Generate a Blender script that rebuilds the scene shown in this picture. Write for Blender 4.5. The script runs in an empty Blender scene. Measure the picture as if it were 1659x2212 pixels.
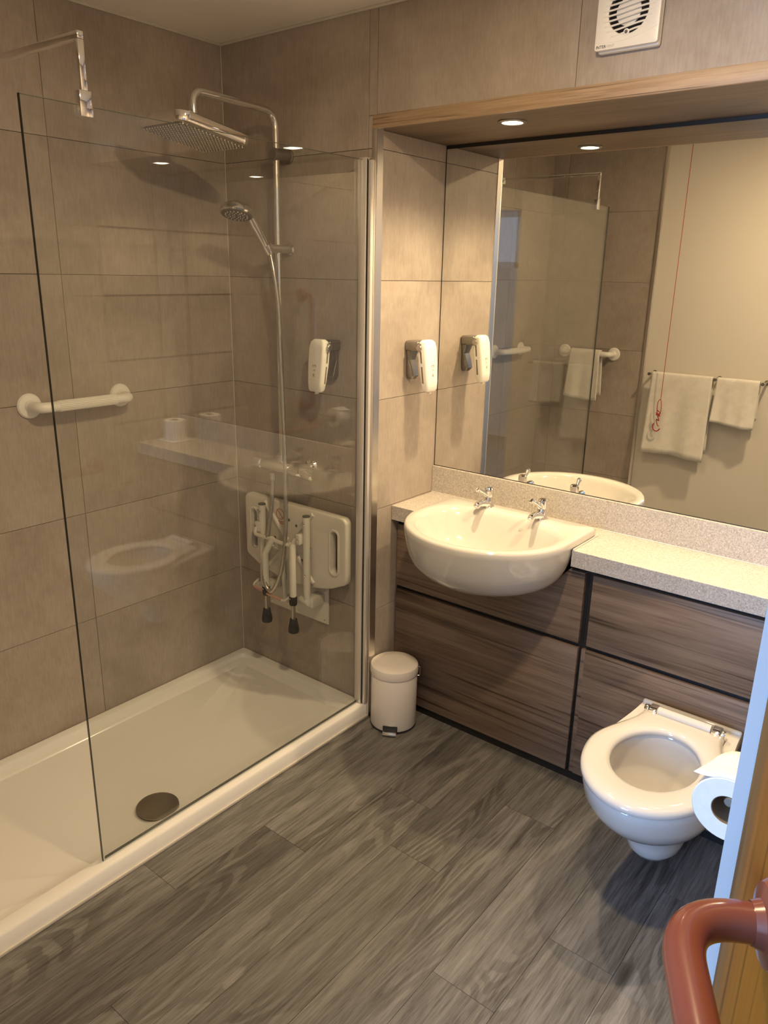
import bpy, bmesh, math, random
from mathutils import Vector, Matrix
random.seed(7)
PI = math.pi
S = bpy.context.scene
C = S.collection

# ------------------------------------------------------------------ camera
CAMP = Vector((2.3994, -2.0403, 1.6719))
YAW, PITCH, ROLL, FPX = 0.669098, -0.302832, 0.020382, 1648.9
def cam_axes():
    fw = Vector((-math.sin(YAW) * math.cos(PITCH), math.cos(YAW) * math.cos(PITCH), math.sin(PITCH)))
    rt = Vector((math.cos(YAW), math.sin(YAW), 0)); up = rt.cross(fw)
    c, s = math.cos(ROLL), math.sin(ROLL)
    return c * rt + s * up, -s * rt + c * up, fw
rt, up, fw = cam_axes()
cd = bpy.data.cameras.new('camera'); cam = bpy.data.objects.new('camera', cd); C.objects.link(cam)
cam.matrix_world = Matrix(((rt.x, up.x, -fw.x, CAMP.x), (rt.y, up.y, -fw.y, CAMP.y), (rt.z, up.z, -fw.z, CAMP.z), (0, 0, 0, 1)))
cd.sensor_fit = 'HORIZONTAL'; cd.sensor_width = 36.0; cd.lens = FPX / 1659 * 36.0; cd.clip_start = 0.02
S.camera = cam

# ------------------------------------------------------------------ world, large lights, exposure
w = bpy.data.worlds.new('sky'); S.world = w; w.use_nodes = True
w.node_tree.nodes['Background'].inputs[0].default_value = (0.50, 0.68, 1.0, 1)
w.node_tree.nodes['Background'].inputs[1].default_value = 1.0
S.view_settings.view_transform = 'Standard'; S.view_settings.look = 'None'
S.view_settings.gamma = 1.0; S.view_settings.use_curve_mapping = False
S.view_settings.exposure = 0.74
WARM = (1.0, 0.735, 0.42)
CEIL_POS = (1.75, -0.98)
CEIL_W, LINTEL_W, DAY_W = 15.5, 48.0, 85.0
def area(name, loc, target, sx, sy, energy, col, shape='RECTANGLE', spread=PI):
    l = bpy.data.lights.new(name, 'AREA'); l.shape = shape; l.size = sx; l.size_y = sy; l.energy = energy; l.color = col; l.spread = spread
    o = bpy.data.objects.new(name, l); C.objects.link(o); o.location = loc
    o.rotation_euler = (Vector(target) - Vector(loc)).to_track_quat('-Z', 'Y').to_euler()
    return o
# daylight falling through the added, unseen hall window behind the photographer
area('window_daylight', (1.52, -4.405, 1.50), (1.52, 0, 1.50), 1.08, 1.28, DAY_W, (0.33, 0.56, 1.0))

# ------------------------------------------------------------------ mesh helpers
def wloc(o):
    v = Vector((0, 0, 0))
    while o is not None:
        v = v + o.location; o = o.parent
    return v
def obj(name, bm, mat, parent=None, smooth=True, ang=35, loc=None):
    """bm is in world coordinates; the object's origin is its parent's base (or loc)."""
    base = wloc(parent) if parent else Vector((0, 0, 0))
    if loc is not None: base = Vector(loc)
    bmesh.ops.translate(bm, verts=bm.verts, vec=-base)
    bmesh.ops.recalc_face_normals(bm, faces=bm.faces)
    me = bpy.data.meshes.new(name)
    if smooth:
        a = math.radians(ang)
        for f in bm.faces: f.smooth = True
        for e in bm.edges:
            if len(e.link_faces) == 2 and e.calc_face_angle(0) > a: e.smooth = False
    bm.to_mesh(me); bm.free()
    me.materials.append(mat)
    o = bpy.data.objects.new(name, me); C.objects.link(o)
    if parent: o.parent = parent
    if loc is not None: o.location = Vector(loc) - (wloc(parent) if parent else Vector((0, 0, 0)))
    return o
def tag(o, label, cat=None, group=None, kind=None):
    o['label'] = label
    if cat: o['category'] = cat
    if group: o['group'] = group
    if kind: o['kind'] = kind
    return o
def thing(name, label, cat, loc, group=None):
    o = bpy.data.objects.new(name, None); C.objects.link(o); o.location = loc; o.empty_display_size = .05
    return tag(o, label, cat, group)
def struct(name, bm, mat, label, **k):
    return tag(obj(name, bm, mat, **k), label, kind='structure')
def B(): return bmesh.new()
def box(bm, x0, x1, y0, y1, z0, z1, bev=0, seg=2, M=None):
    vs = [bm.verts.new((x, y, z)) for x in (x0, x1) for y in (y0, y1) for z in (z0, z1)]
    fs = [bm.faces.new([vs[i] for i in q]) for q in ((0, 1, 3, 2), (4, 6, 7, 5), (0, 4, 5, 1), (2, 3, 7, 6), (0, 2, 6, 4), (1, 5, 7, 3))]
    geo = vs
    if bev:
        r = bmesh.ops.bevel(bm, geom=list({e for f in fs for e in f.edges}) , offset=bev, segments=seg, affect='EDGES', profile=.5)
        geo = list({v for f in r['faces'] for v in f.verts} | {v for v in vs if v.is_valid})
    if M is not None: bmesh.ops.transform(bm, matrix=M, verts=geo)
    return bm
def boxb(*a, **k): return box(B(), *a, **k)
def rings(bm, rs, cap0=True, cap1=True, closed=False):
    V = [[bm.verts.new(p) for p in r] for r in rs]
    n = len(rs[0]); m = len(V)
    for i in range(m if closed else m - 1):
        a, b = V[i], V[(i + 1) % m]
        for j in range(n):
            k = (j + 1) % n
            bm.faces.new((a[j], a[k], b[k], b[j]))
    if not closed:
        if cap0: bm.faces.new(V[0][::-1])
        if cap1: bm.faces.new(V[-1])
    return bm
def tube(bm, pts, r, n=12, caps=True, closed=False):
    pts = [Vector(p) for p in pts]; m = len(pts)
    rr = r if isinstance(r, (list, tuple)) else [r] * m
    T = []
    for i in range(m):
        a = pts[(i - 1) % m] if (closed or i > 0) else pts[i]
        b = pts[(i + 1) % m] if (closed or i < m - 1) else pts[i]
        T.append((b - a).normalized())
    u = T[0].orthogonal().normalized(); rs = []
    for i in range(m):
        u = (u - T[i] * u.dot(T[i])).normalized(); v = T[i].cross(u)
        rs.append([pts[i] + (u * math.cos(2 * PI * j / n) + v * math.sin(2 * PI * j / n)) * rr[i] for j in range(n)])
    return rings(bm, rs, caps, caps, closed)
def tubeb(*a, **k): return tube(B(), *a, **k)
def lathe(bm, prof, o=(0, 0, 0), ax=(0, 0, 1), n=32):
    """prof: (radius, distance along axis)."""
    o = Vector(o); ax = Vector(ax).normalized(); u = ax.orthogonal().normalized(); v = ax.cross(u)
    rs = [[o + ax * h + (u * math.cos(2 * PI * j / n) + v * math.sin(2 * PI * j / n)) * max(r, 1e-5) for j in range(n)] for r, h in prof]
    shut = prof[0] == prof[-1]
    rings(bm, rs[:-1] if shut else rs, closed=shut)
    bmesh.ops.remove_doubles(bm, verts=bm.verts, dist=2e-5)
    return bm
def latheb(*a, **k): return lathe(B(), *a, **k)
def catmull(P, n=8):
    P = [Vector(p) for p in P]; out = []
    for i in range(len(P) - 1):
        p0 = P[max(i - 1, 0)]; p1 = P[i]; p2 = P[i + 1]; p3 = P[min(i + 2, len(P) - 1)]
        for k in range(n):
            t = k / n
            out.append(.5 * ((2 * p1) + (p2 - p0) * t + (2 * p0 - 5 * p1 + 4 * p2 - p3) * t * t + (3 * p1 - p0 - 3 * p2 + p3) * t ** 3))
    out.append(P[-1]); return out
def fillet(P, r, n=6, lim=.49):
    """polyline with rounded corners."""
    P = [Vector(p) for p in P]; out = [P[0]]
    for i in range(1, len(P) - 1):
        a = (P[i - 1] - P[i]); b = (P[i + 1] - P[i]); d = min(r, a.length * lim, b.length * lim)
        p, q = P[i] + a.normalized() * d, P[i] + b.normalized() * d
        for k in range(n + 1):
            t = k / n; out.append((1 - t) ** 2 * p + 2 * t * (1 - t) * P[i] + t * t * q)
    out.append(P[-1]); return out
def rrect(x0, x1, y0, y1, r, n=6):
    out = []
    for cx, cy, a in ((x1 - r, y1 - r, 0), (x0 + r, y1 - r, PI / 2), (x0 + r, y0 + r, PI), (x1 - r, y0 + r, 1.5 * PI)):
        for k in range(n + 1):
            t = a + PI / 2 * k / n; out.append((cx + r * math.cos(t), cy + r * math.sin(t)))
    return out
def plate(bm, outer, holes, f, d, bev=0):
    """flat outline with holes, f maps 2D -> 3D, thickened by vector d."""
    es = []
    for loop in [outer] + list(holes):
        vs = [bm.verts.new(f(*p)) for p in loop]
        es += [bm.edges.new((vs[i], vs[(i + 1) % len(vs)])) for i in range(len(vs))]
    r = bmesh.ops.triangle_fill(bm, edges=es, use_beauty=True, use_dissolve=False)
    fs = [g for g in r['geom'] if isinstance(g, bmesh.types.BMFace)]
    x = bmesh.ops.extrude_face_region(bm, geom=fs)
    bmesh.ops.translate(bm, verts=[g for g in x['geom'] if isinstance(g, bmesh.types.BMVert)], vec=Vector(d))
    bmesh.ops.recalc_face_normals(bm, faces=bm.faces)
    if bev:
        ed = [e for e in bm.edges if len(e.link_faces) == 2 and e.calc_face_angle(0) > 1.2]
        bmesh.ops.bevel(bm, geom=ed, offset=bev, segments=2, affect='EDGES', profile=.5)
    return bm
def textmesh(name, body, size, mat, parent, M, ex=.0002):
    cu = bpy.data.curves.new(name, 'FONT'); cu.body = body; cu.size = size; cu.extrude = ex
    t = bpy.data.objects.new(name, cu); C.objects.link(t)
    dg = bpy.context.evaluated_depsgraph_get(); dg.update()
    me = bpy.data.meshes.new_from_object(t.evaluated_get(dg)); bpy.data.objects.remove(t)
    me.transform(Matrix.Translation(-wloc(parent)) @ M); me.materials.clear(); me.materials.append(mat); me.name = name
    o = bpy.data.objects.new(name, me); C.objects.link(o); o.parent = parent
    return o

# ------------------------------------------------------------------ materials
def mat(name, col, rough=.5, metal=0, spec=None, coat=0, sheen=0):
    m = bpy.data.materials.new(name); m.use_nodes = True
    b = m.node_tree.nodes['Principled BSDF']
    b.inputs['Base Color'].default_value = (*col, 1); b.inputs['Roughness'].default_value = rough; b.inputs['Metallic'].default_value = metal
    if spec is not None: b.inputs['Specular IOR Level'].default_value = spec
    if coat: b.inputs['Coat Weight'].default_value = coat; b.inputs['Coat Roughness'].default_value = .05
    if sheen: b.inputs['Sheen Weight'].default_value = sheen
    return m
class NT:
    def __init__(s, m): s.t = m.node_tree; s.b = s.t.nodes['Principled BSDF']
    def n(s, typ, **k):
        x = s.t.nodes.new(typ)
        for a, v in k.items():
            if a in x.inputs.keys(): x.inputs[a].default_value = v
            else: setattr(x, a, v)
        return x
    def l(s, a, b): s.t.links.new(a, b)
    def ramp(s, fac, stops):
        r = s.n('ShaderNodeValToRGB'); e = r.color_ramp.elements
        while len(e) < len(stops): e.new(.5)
        for q, (p, c) in zip(e, stops): q.position = p; q.color = (*c, 1)
        s.l(fac, r.inputs[0]); return r.outputs[0]
    def mix(s, fac, a, b, mode='MIX'):
        x = s.n('ShaderNodeMix', data_type='RGBA', blend_type=mode)
        for v, i in ((fac, 0), (a, 6), (b, 7)):
            if hasattr(v, 'is_linked') or hasattr(v, 'links'): s.l(v, x.inputs[i])
            else: x.inputs[i].default_value = v if i == 0 else (*v, 1)
        return x.outputs[2]
    def coords(s, scale=(1, 1, 1), rot=(0, 0, 0), rnd=0):
        tc = s.n('ShaderNodeTexCoord'); mp = s.n('ShaderNodeMapping'); mp.inputs['Scale'].default_value = scale; mp.inputs['Rotation'].default_value = rot
        src = tc.outputs['Object']
        if rnd:
            oi = s.n('ShaderNodeObjectInfo'); vm = s.n('ShaderNodeVectorMath', operation='MULTIPLY_ADD')
            cb = s.n('ShaderNodeCombineXYZ')
            for i, k in enumerate((rnd, rnd * 1.7, rnd * .6)):
                mu = s.n('ShaderNodeMath', operation='MULTIPLY'); s.l(oi.outputs['Random'], mu.inputs[0]); mu.inputs[1].default_value = k; s.l(mu.outputs[0], cb.inputs[i])
            vm2 = s.n('ShaderNodeVectorMath', operation='ADD'); s.l(src, vm2.inputs[0]); s.l(cb.outputs[0], vm2.inputs[1]); src = vm2.outputs[0]
        s.l(src, mp.inputs[0]); return mp.outputs[0]
    def noise(s, vec, scale, detail=4, rough=.55, dist=0):
        x = s.n('ShaderNodeTexNoise', Scale=scale, Detail=detail, Roughness=rough, Distortion=dist); s.l(vec, x.inputs['Vector']); return x.outputs['Fac']
    def bump(s, h, strength=.1, dist=.002):
        x = s.n('ShaderNodeBump', Strength=strength, Distance=dist); s.l(h, x.inputs['Height']); s.l(x.outputs[0], s.b.inputs['Normal'])
def m_stone(name, a, b, c):
    m = mat(name, a, .5, spec=.35); t = NT(m)
    v = t.coords((1, 1, 1), rnd=7)
    n1 = t.noise(v, 3.2, 5, .55, .6); n2 = t.noise(v, 26, 6, .65)
    col = t.ramp(n1, [(.3, b), (.5, a), (.72, c)])
    vs = t.coords((60, 60, 7), rnd=3); n3 = t.noise(vs, 3.0, 3, .6)
    col = t.mix(.30, col, t.ramp(n2, [(.3, b), (.7, c)])); col = t.mix(.26, col, t.ramp(n3, [(.32, b), (.68, c)]))
    t.l(col, t.b.inputs['Base Color'])
    t.l(t.ramp(n1, [(.3, (.42,) * 3), (.7, (.58,) * 3)]), t.b.inputs['Roughness'])
    t.bump(n2, .05, .001)
    return m
STONE = m_stone('stone_effect_panel', (.385, .330, .282), (.280, .234, .196), (.485, .428, .375))
JOINT = mat('dark_joint', (.085, .065, .05), .7)
def m_vinyl():
    m = mat('wood_effect_vinyl', (.2, .18, .15), .5, spec=.35); t = NT(m)
    big = t.noise(t.coords((6.5, .8, 1), rnd=11), 1.6, 3, .55, .9)
    field = t.noise(t.coords((6.0, 1.15, 1), rnd=17), 1.0, 1.5, .45, .5)          # growth rings: contour lines of a stretched field
    wob = t.noise(t.coords((60, 12, 1), rnd=5), 1.0, 2, .6)
    m1 = t.n('ShaderNodeMath', operation='MULTIPLY_ADD'); t.l(field, m1.inputs[0]); m1.inputs[1].default_value = 95
    m0 = t.n('ShaderNodeMath', operation='MULTIPLY'); t.l(wob, m0.inputs[0]); m0.inputs[1].default_value = 3.0; t.l(m0.outputs[0], m1.inputs[2])
    sn = t.n('ShaderNodeMath', operation='SINE'); t.l(m1.outputs[0], sn.inputs[0])
    fine = t.noise(t.coords((85, 4.2, 30), rnd=5), 2.2, 5, .68, .3)
    streak = t.noise(t.coords((26, 1.3, 1), rnd=29), 1.6, 4, .62, .4)
    col = t.ramp(big, [(.30, (.050, .048, .046)), (.5, (.122, .118, .113)), (.72, (.240, .235, .226))])
    col = t.mix(.40, col, t.ramp(streak, [(.33, (.034, .032, .030)), (.48, (.125, .120, .115)), (.66, (.262, .256, .246))]))
    col = t.mix(.34, col, t.ramp(fine, [(.35, (.020, .019, .018)), (.46, (.138, .133, .127)), (.66, (.29, .284, .272))]))
    rg = t.ramp(sn.outputs[0], [(.0, (.66, .65, .64)), (.32, (1, 1, 1)), (1, (1.08, 1.08, 1.08))])
    mask = t.ramp(t.noise(t.coords((4.5, 1.0, 1), rnd=41), 1.2, 1, .5), [(.46, (.05,) * 3), (.60, (.95,) * 3)])
    rc = t.mix(1.0, col, rg, 'MULTIPLY'); mx = t.n('ShaderNodeMix', data_type='RGBA'); t.l(mask, mx.inputs[0]); t.l(col, mx.inputs[6]); t.l(rc, mx.inputs[7])
    vo = t.n('ShaderNodeTexVoronoi', Scale=1.0); t.l(t.coords((4.2, 1.5, 0), rnd=23), vo.inputs['Vector'])
    kd = t.ramp(vo.outputs['Distance'], [(.0, (.8,) * 3), (.035, (.6,) * 3), (.09, (0, 0, 0))])
    kx = t.n('ShaderNodeMix', data_type='RGBA'); t.l(kd, kx.inputs[0]); t.l(mx.outputs[2], kx.inputs[6]); kx.inputs[7].default_value = (.022, .019, .016, 1)
    oi = t.n('ShaderNodeObjectInfo'); tone = t.ramp(oi.outputs['Random'], [(0, (.80, .79, .78)), (1, (1.14, 1.14, 1.13))])
    fin = t.mix(1.0, kx.outputs[2], tone, 'MULTIPLY')
    t.l(fin, t.b.inputs['Base Color']); t.l(t.ramp(fine, [(.3, (.58,) * 3), (.7, (.40,) * 3)]), t.b.inputs['Roughness'])
    t.bump(fine, .12, .001)
    return m
VINYL = m_vinyl()
def m_wood(name, stops, axis='x', scale=1.0, rough=.45, rnd=4):
    m = mat(name, stops[1][1], rough, spec=.4); t = NT(m)
    sc = {'x': (1.1, 14, 20), 'y': (14, 1.1, 20), 'z': (14, 14, 1.1)}[axis]
    sf = {'x': (4, 60, 170), 'y': (60, 4, 170), 'z': (90, 90, 4)}[axis]
    a = t.noise(t.coords(tuple(scale * q for q in sc), rnd=rnd), 1.3, 4, .6, .9)
    f = t.noise(t.coords(tuple(scale * q for q in sf), rnd=rnd), 1.6, 3, .6)
    ls = {'x': (1.3, 1, 62), 'y': (62, 1.3, 1), 'z': (62, 62, 1.3)}[axis]
    ln = t.noise(t.coords(tuple(scale * q for q in ls), rot=(0, .045, 0), rnd=rnd), 1.0, 2, .5, .5)
    col = t.mix(.34, t.ramp(a, stops), t.ramp(f, stops))
    col = t.mix(1.0, col, t.ramp(ln, [(.30, (.38, .36, .34)), (.41, (1, 1, 1)), (.68, (1.14, 1.14, 1.14))]), 'MULTIPLY'); t.l(col, t.b.inputs['Base Color'])
    t.bump(f, .05, .0006); return m
LAMIN = m_wood('brown_wood_laminate', [(.28, (.070, .046, .031)), (.5, (.175, .122, .086)), (.75, (.255, .190, .140))], 'x', 1.0)
OAK = m_wood('oak_laminate', [(.28, (.25, .165, .095)), (.5, (.37, .262, .168)), (.75, (.47, .355, .24))], 'x', 2.2)
DOORW = m_wood('orange_door_veneer', [(.28, (.20, .070, .005)), (.5, (.255, .096, .008)), (.75, (.29, .118, .012))], 'z', .7, .55)
DOORW.node_tree.nodes['Principled BSDF'].inputs['Specular IOR Level'].default_value = .2
def m_speck():
    m = mat('speckled_worktop', (.5, .47, .43), .35, spec=.45); t = NT(m); v = t.coords((1, 1, 1))
    n = t.noise(v, 330, 2, .7); n2 = t.noise(v, 150, 2, .6)
    c = t.mix(.4, t.ramp(n, [(.33, (.27, .24, .21)), (.5, (.50, .46, .41)), (.66, (.70, .67, .62))]), t.ramp(n2, [(.35, (.33, .29, .26)), (.65, (.60, .57, .52))]))
    t.l(c, t.b.inputs['Base Color']); return m
SPECK = m_speck()
def m_noisy(name, col, amp=.06, scale=6, rough=.5, **k):
    m = mat(name, col, rough, **k); t = NT(m); n = t.noise(t.coords(), scale, 3, .5)
    t.l(t.ramp(n, [(.3, tuple(q * (1 - amp) for q in col)), (.7, tuple(min(1, q * (1 + amp)) for q in col))]), t.b.inputs['Base Color']); return m
CERAM = m_noisy('white_ceramic', (.62, .61, .59), .01, 3, .09, spec=.5, coat=.5)
ACRYL = m_noisy('white_acrylic_tray', (.86, .85, .83), .015, 3, .16, spec=.5)
PAINT = m_noisy('cream_wall_paint', (.74, .70, .62), .02, 2, .55)
CEILP = m_noisy('ceiling_paint', (.86, .83, .77), .02, 2, .7)
PLAST = m_noisy('white_plastic', (.86, .84, .79), .01, 5, .32)
SEATP = m_noisy('cream_moulded_plastic', (.78, .74, .66), .02, 8, .38)
PWDR = m_noisy('white_powder_coat', (.74, .71, .64), .02, 9, .35)
CHROME = mat('chrome', (.86, .86, .86), .05, 1)
STEEL = mat('brushed_steel', (.55, .52, .48), .3, 1)
SATIN = m_noisy('satin_grey_metal', (.30, .285, .26), .04, 30, .28, metal=.85)
ALU = m_noisy('satin_aluminium', (.78, .74, .69), .02, 20, .28, metal=1)
ALUP = m_noisy('pale_aluminium', (.72, .68, .65), .02, 20, .38, metal=.55)
DRAIN = m_noisy('bronze_grey_metal', (.34, .30, .25), .08, 14, .32, metal=1)
HOSE = m_noisy('silver_shower_hose', (.60, .58, .53), .05, 60, .22, metal=.9)
BLACK = mat('black_laminate', (.012, .011, .011), .45)
RUBBER = m_noisy('dark_rubber', (.022, .024, .028), .1, 30, .55)
GREYP = mat('dark_grey_cap', (.12, .12, .11), .5)
REDBR = m_noisy('red_brown_nylon', (.205, .058, .036), .05, 10, .22, coat=.3)
RED = m_noisy('red_cord', (.42, .012, .012), .1, 90, .5)
REDP = mat('red_print', (.55, .12, .06), .5)
INK = mat('black_print', (.02, .02, .02), .5)
INKG = mat('grey_print', (.28, .27, .25), .5)
PAPER = m_noisy('toilet_paper', (.82, .80, .76), .03, 60, .85)
CARD = m_noisy('brown_cardboard', (.20, .15, .10), .1, 30, .85)
LIDP = m_noisy('cream_painted_steel', (.82, .77, .72), .015, 6, .3)
GASKET = mat('black_gasket', (.01, .01, .01), .4)
BOWLIN = m_noisy('toilet_water', (.46, .39, .28), .03, 4, .06)
PINK = m_noisy('pink_bow', (.62, .35, .27), .1, 30, .5)
def m_towel():
    m = mat('white_terry', (.80, .77, .70), .95, sheen=.25); t = NT(m); n = t.noise(t.coords(), 480, 2, .6); n2 = t.noise(t.coords(), 20, 3, .6)
    t.l(t.ramp(n2, [(.3, (.74, .71, .64)), (.7, (.84, .81, .74))]), t.b.inputs['Base Color']); t.bump(n, .6, .002); return m
TOWEL = m_towel()
def m_emit(name, col, st):
    m = bpy.data.materials.new(name); m.use_nodes = True; nt = m.node_tree; nt.nodes.clear()
    e = nt.nodes.new('ShaderNodeEmission'); e.inputs[0].default_value = (*col, 1); e.inputs[1].default_value = st
    o = nt.nodes.new('ShaderNodeOutputMaterial'); nt.links.new(e.outputs[0], o.inputs[0]); return m
LAMP = m_emit('lit_lamp_lens', (1.0, .93, .70), 14)
def m_glass(name, tint, rmin=1.0):
    m = bpy.data.materials.new(name); m.use_nodes = True; nt = m.node_tree; nt.nodes.clear()
    tr = nt.nodes.new('ShaderNodeBsdfTransparent'); tr.inputs[0].default_value = (*tint, 1)
    gl = nt.nodes.new('ShaderNodeBsdfGlossy'); gl.inputs['Roughness'].default_value = 0.0
    fr = nt.nodes.new('ShaderNodeFresnel'); fr.inputs['IOR'].default_value = 1.5
    mx = nt.nodes.new('ShaderNodeMixShader'); o = nt.nodes.new('ShaderNodeOutputMaterial')
    ge = nt.nodes.new('ShaderNodeNewGeometry'); io = nt.nodes.new('ShaderNodeMapRange'); io.inputs['To Min'].default_value = 1.62; io.inputs['To Max'].default_value = 1 / 1.62
    nt.links.new(ge.outputs['Backfacing'], io.inputs['Value']); nt.links.new(io.outputs[0], fr.inputs['IOR'])   # both faces of the pane reflect alike
    nt.links.new(fr.outputs[0], mx.inputs[0]); nt.links.new(tr.outputs[0], mx.inputs[1]); nt.links.new(gl.outputs[0], mx.inputs[2]); nt.links.new(mx.outputs[0], o.inputs[0])
    return m
GLASS = m_glass('clear_glass', (.955, .962, .948))
GEDGE = mat('dark_green_glass_edge', (.010, .016, .014), .12)
MIRROR = mat('mirror_silver', (.86, .86, .83), .0, 1)
JAMBP = m_noisy('white_gloss_paint', (.68, .70, .72), .02, 3, .35)
BASINC = m_noisy('cream_ceramic', (.57, .55, .51), .01, 3, .09, spec=.5, coat=.5)
SILIC = m_noisy('white_sealant', (.62, .58, .52), .04, 20, .4)

# ================================================================== SETTING
XS, YM = .727, .390            # niche side wall, mirror plane
XR, YF, ZC = 2.268, -1.860, 2.441
XD = 1.600                     # left edge of the doorway
ZL = 2.104                     # underside of the lintel board
ROWS = [.049, .449, .849, 1.249, 1.649, 2.049, ZC]
PITCHX = .694
def tile(parent, x0, x1, y0, y1, z0, z1):
    return obj('tile', boxb(x0, x1, y0, y1, z0, z1), STONE, parent, smooth=False, loc=((x0 + x1) / 2, (y0 + y1) / 2, (z0 + z1) / 2))
G = .0009
# floor: slab plus single planks
fl = struct('floor', boxb(-.1, 4.3, -4.5, .5, -.12, -.004), JOINT, 'grey wood effect plank floor of the bathroom')
def diag_y(x): return YF + (x - XD) * ((-1.29 - YF) / (XR - XD)) if x > XD else YF
PW = .1785; ends = {-1: -.75, 0: -1.030, 1: -.690, 2: -.288, 3: -.501, 4: -.113, 5: -.782, 6: -.503, 7: -.147, 8: -.9}
for c in range(0, 9):
    x0, x1 = .698 + PW * c, .698 + PW * (c + 1)
    x0 = max(x0, .724); x1 = min(x1, XR - .002)
    lo = max(YF, diag_y((x0 + x1) / 2)) - (.06 if x1 > 1.7 else 0); hi = .164
    e = ends[c]; cuts = [hi] + sorted([e + 1.06 * k for k in range(-3, 4) if lo + .01 < e + 1.06 * k < hi - .01], reverse=True) + [lo]
    for y1, y0 in zip(cuts[:-1], cuts[1:]):
        obj('plank', boxb(x0 + G * .6, x1 - G * .6, y0 + G * .6, y1 - G * .6, -.004, 0), VINYL, fl, smooth=False, loc=((x0 + x1) / 2, (y0 + y1) / 2, -.004))
# left wall
wl = struct('wall_left', boxb(-.10, -.005, YF, 0.0, 0, ZC), JOINT, 'taupe stone effect tiled wall on the left of the shower')
ycuts = [0, -.6924, -1.3848, YF]
for y1, y0 in zip(ycuts[:-1], ycuts[1:]):
    for z0, z1 in zip(ROWS[:-1], ROWS[1:]): tile(wl, -.005, 0, y0 + G, y1 - G, z0 + G, z1 - G)
# back wall of the shower (also the cheek of the niche)
wb = struct('wall_back', boxb(-.10, XS - .005, .005, .50, 0, ZC), JOINT, 'taupe tiled back wall behind the shower column')
for (x0, x1) in ((0, .6936), (.6936, XS)):
    for z0, z1 in zip(ROWS[:-1], ROWS[1:]):
        if x0 > .5 and z1 == ZC: z1 = 2.143
        tile(wb, x0 + G, x1 - G, 0, .005, z0 + G, z1 - G)
tile(wb, .6936 + G, XS - G, 0, .005, 2.143 + G, ZC)
for z0, z1 in zip(ROWS[:-1], ROWS[1:-1] + [ZL]): tile(wb, XS - .005, XS, .005, YM - .001, z0 + G, z1 - G)
# wall above the niche
wu = struct('wall_upper', boxb(XS - .005, XR + .08, .005, .50, 2.1431, ZC), JOINT, 'taupe tiled wall strip above the wooden lintel')
for x0, x1 in ((XS, 1.3906), (1.3906, 2.085), (2.085, XR)): tile(wu, x0 + G, x1 - G, 0, .005, 2.143, ZC - G)
wn = struct('wall_niche', boxb(XS - .005, XR + .08, YM + .006, .50, 0, 2.143), PAINT, 'wall behind the mirror in the basin niche')
# lintel board
SOFF = m_wood('dark_soffit_wood', [(.28, (.085, .056, .036)), (.5, (.150, .104, .068)), (.75, (.20, .145, .098))], 'x', 1.6)  # darker brown wood tone than the oak front edge
lb = struct('trim_1', boxb(XS - .012, XR, .0035, YM + .006, ZL, 2.143), SOFF, 'lintel board toned darker than its oak front edge over the basin niche')
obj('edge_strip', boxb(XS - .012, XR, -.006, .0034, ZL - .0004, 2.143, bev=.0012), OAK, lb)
# right wall with 30 cm panels
wr = struct('wall_right', boxb(XR + .005, XR + .08, -1.24, .50, 0, ZC), JOINT, 'taupe panelled right wall beside the toilet')
rr = [.0, .349, .649, .949, 1.249, 1.549, 1.849, 2.149, ZC]
for y0, y1 in ((-1.24, -.62), (-.62, -.0), (0.0, .30), (.30, YM)):
    for z0, z1 in zip(rr[:-1], rr[1:]):
        if y0 >= 0 and z1 > 2.1: z1 = ZL
        g_ = .0045 if y0 >= 0 else .0012
        if z1 - z0 > .02: tile(wr, XR, XR + .005, y0 + g_, y1 - g_, z0 + g_, z1 - g_)
# front wall (behind the camera's left): tiled shower end, then painted
wf = struct('wall_front', boxb(-.10, XD, YF - .08, YF - .005, 0, ZC), PAINT, 'cream painted front wall behind the towels')
for x0, x1 in ((0, .10), (.10, .690)):
    for z0, z1 in zip(ROWS[:-1], ROWS[1:]): tile(wf, x0 + G, x1 - G, YF - .005, YF, z0 + G, z1 - G)
struct('trim_2', boxb(.690, .708, YF - .005, YF + .012, .0, ZC, bev=.002), ALU, 'aluminium edge strip ending the tiles on the front wall')
struct('wall_front_skin', boxb(.708, XD, YF - .0055, YF - .003, 0, ZC), PAINT, 'smooth cream painted face of the front wall')
# diagonal header over the doorway
def quadprism(bm, a, b, th, z0, z1):
    a = Vector((*a, 0)); b = Vector((*b, 0)); n = (b - a).normalized().cross(Vector((0, 0, 1))) * th
    P = [a, b, b + n, a + n]
    rings(bm, [[(q.x, q.y, z0) for q in P], [(q.x, q.y, z1) for q in P]]); return bm
struct('wall_over_door', quadprism(B(), (XD, YF), (XR + .07, -1.25), .08, 2.08, ZC), PAINT, 'cream wall over the bathroom doorway')
# ceiling and its sealant beads
struct('ceiling', boxb(-.1, 4.3, -4.5, .5, ZC, 2.55), CEILP, 'plain cream ceiling')
bm = B(); tube(bm, [(.003, YF, ZC - .003), (.003, -.003, ZC - .003), (XR, -.003, ZC - .003)], .006, 6)
struct('trim_3', bm, SILIC, 'pale sealant bead between ceiling and tiles')
struct('trim_4', tubeb([(.002, -.002, .06), (.002, -.002, ZC)], .0018, 6), SILIC, 'pale sealant line in the shower corner')
# niche corner trim
bm = B(); box(bm, .711, XS + .003, -.004, .0, 0, ZL, bev=.001); box(bm, XS, XS + .003, 0, .030, 0, ZL)
struct('trim_5', bm, ALU, 'aluminium corner strip at the niche edge')
struct('trim_6', boxb(.7215, .7285, YF + .02, -.002, 0, .012, bev=.003), SILIC, 'pale sealant bead along the foot of the shower tray')
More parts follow.
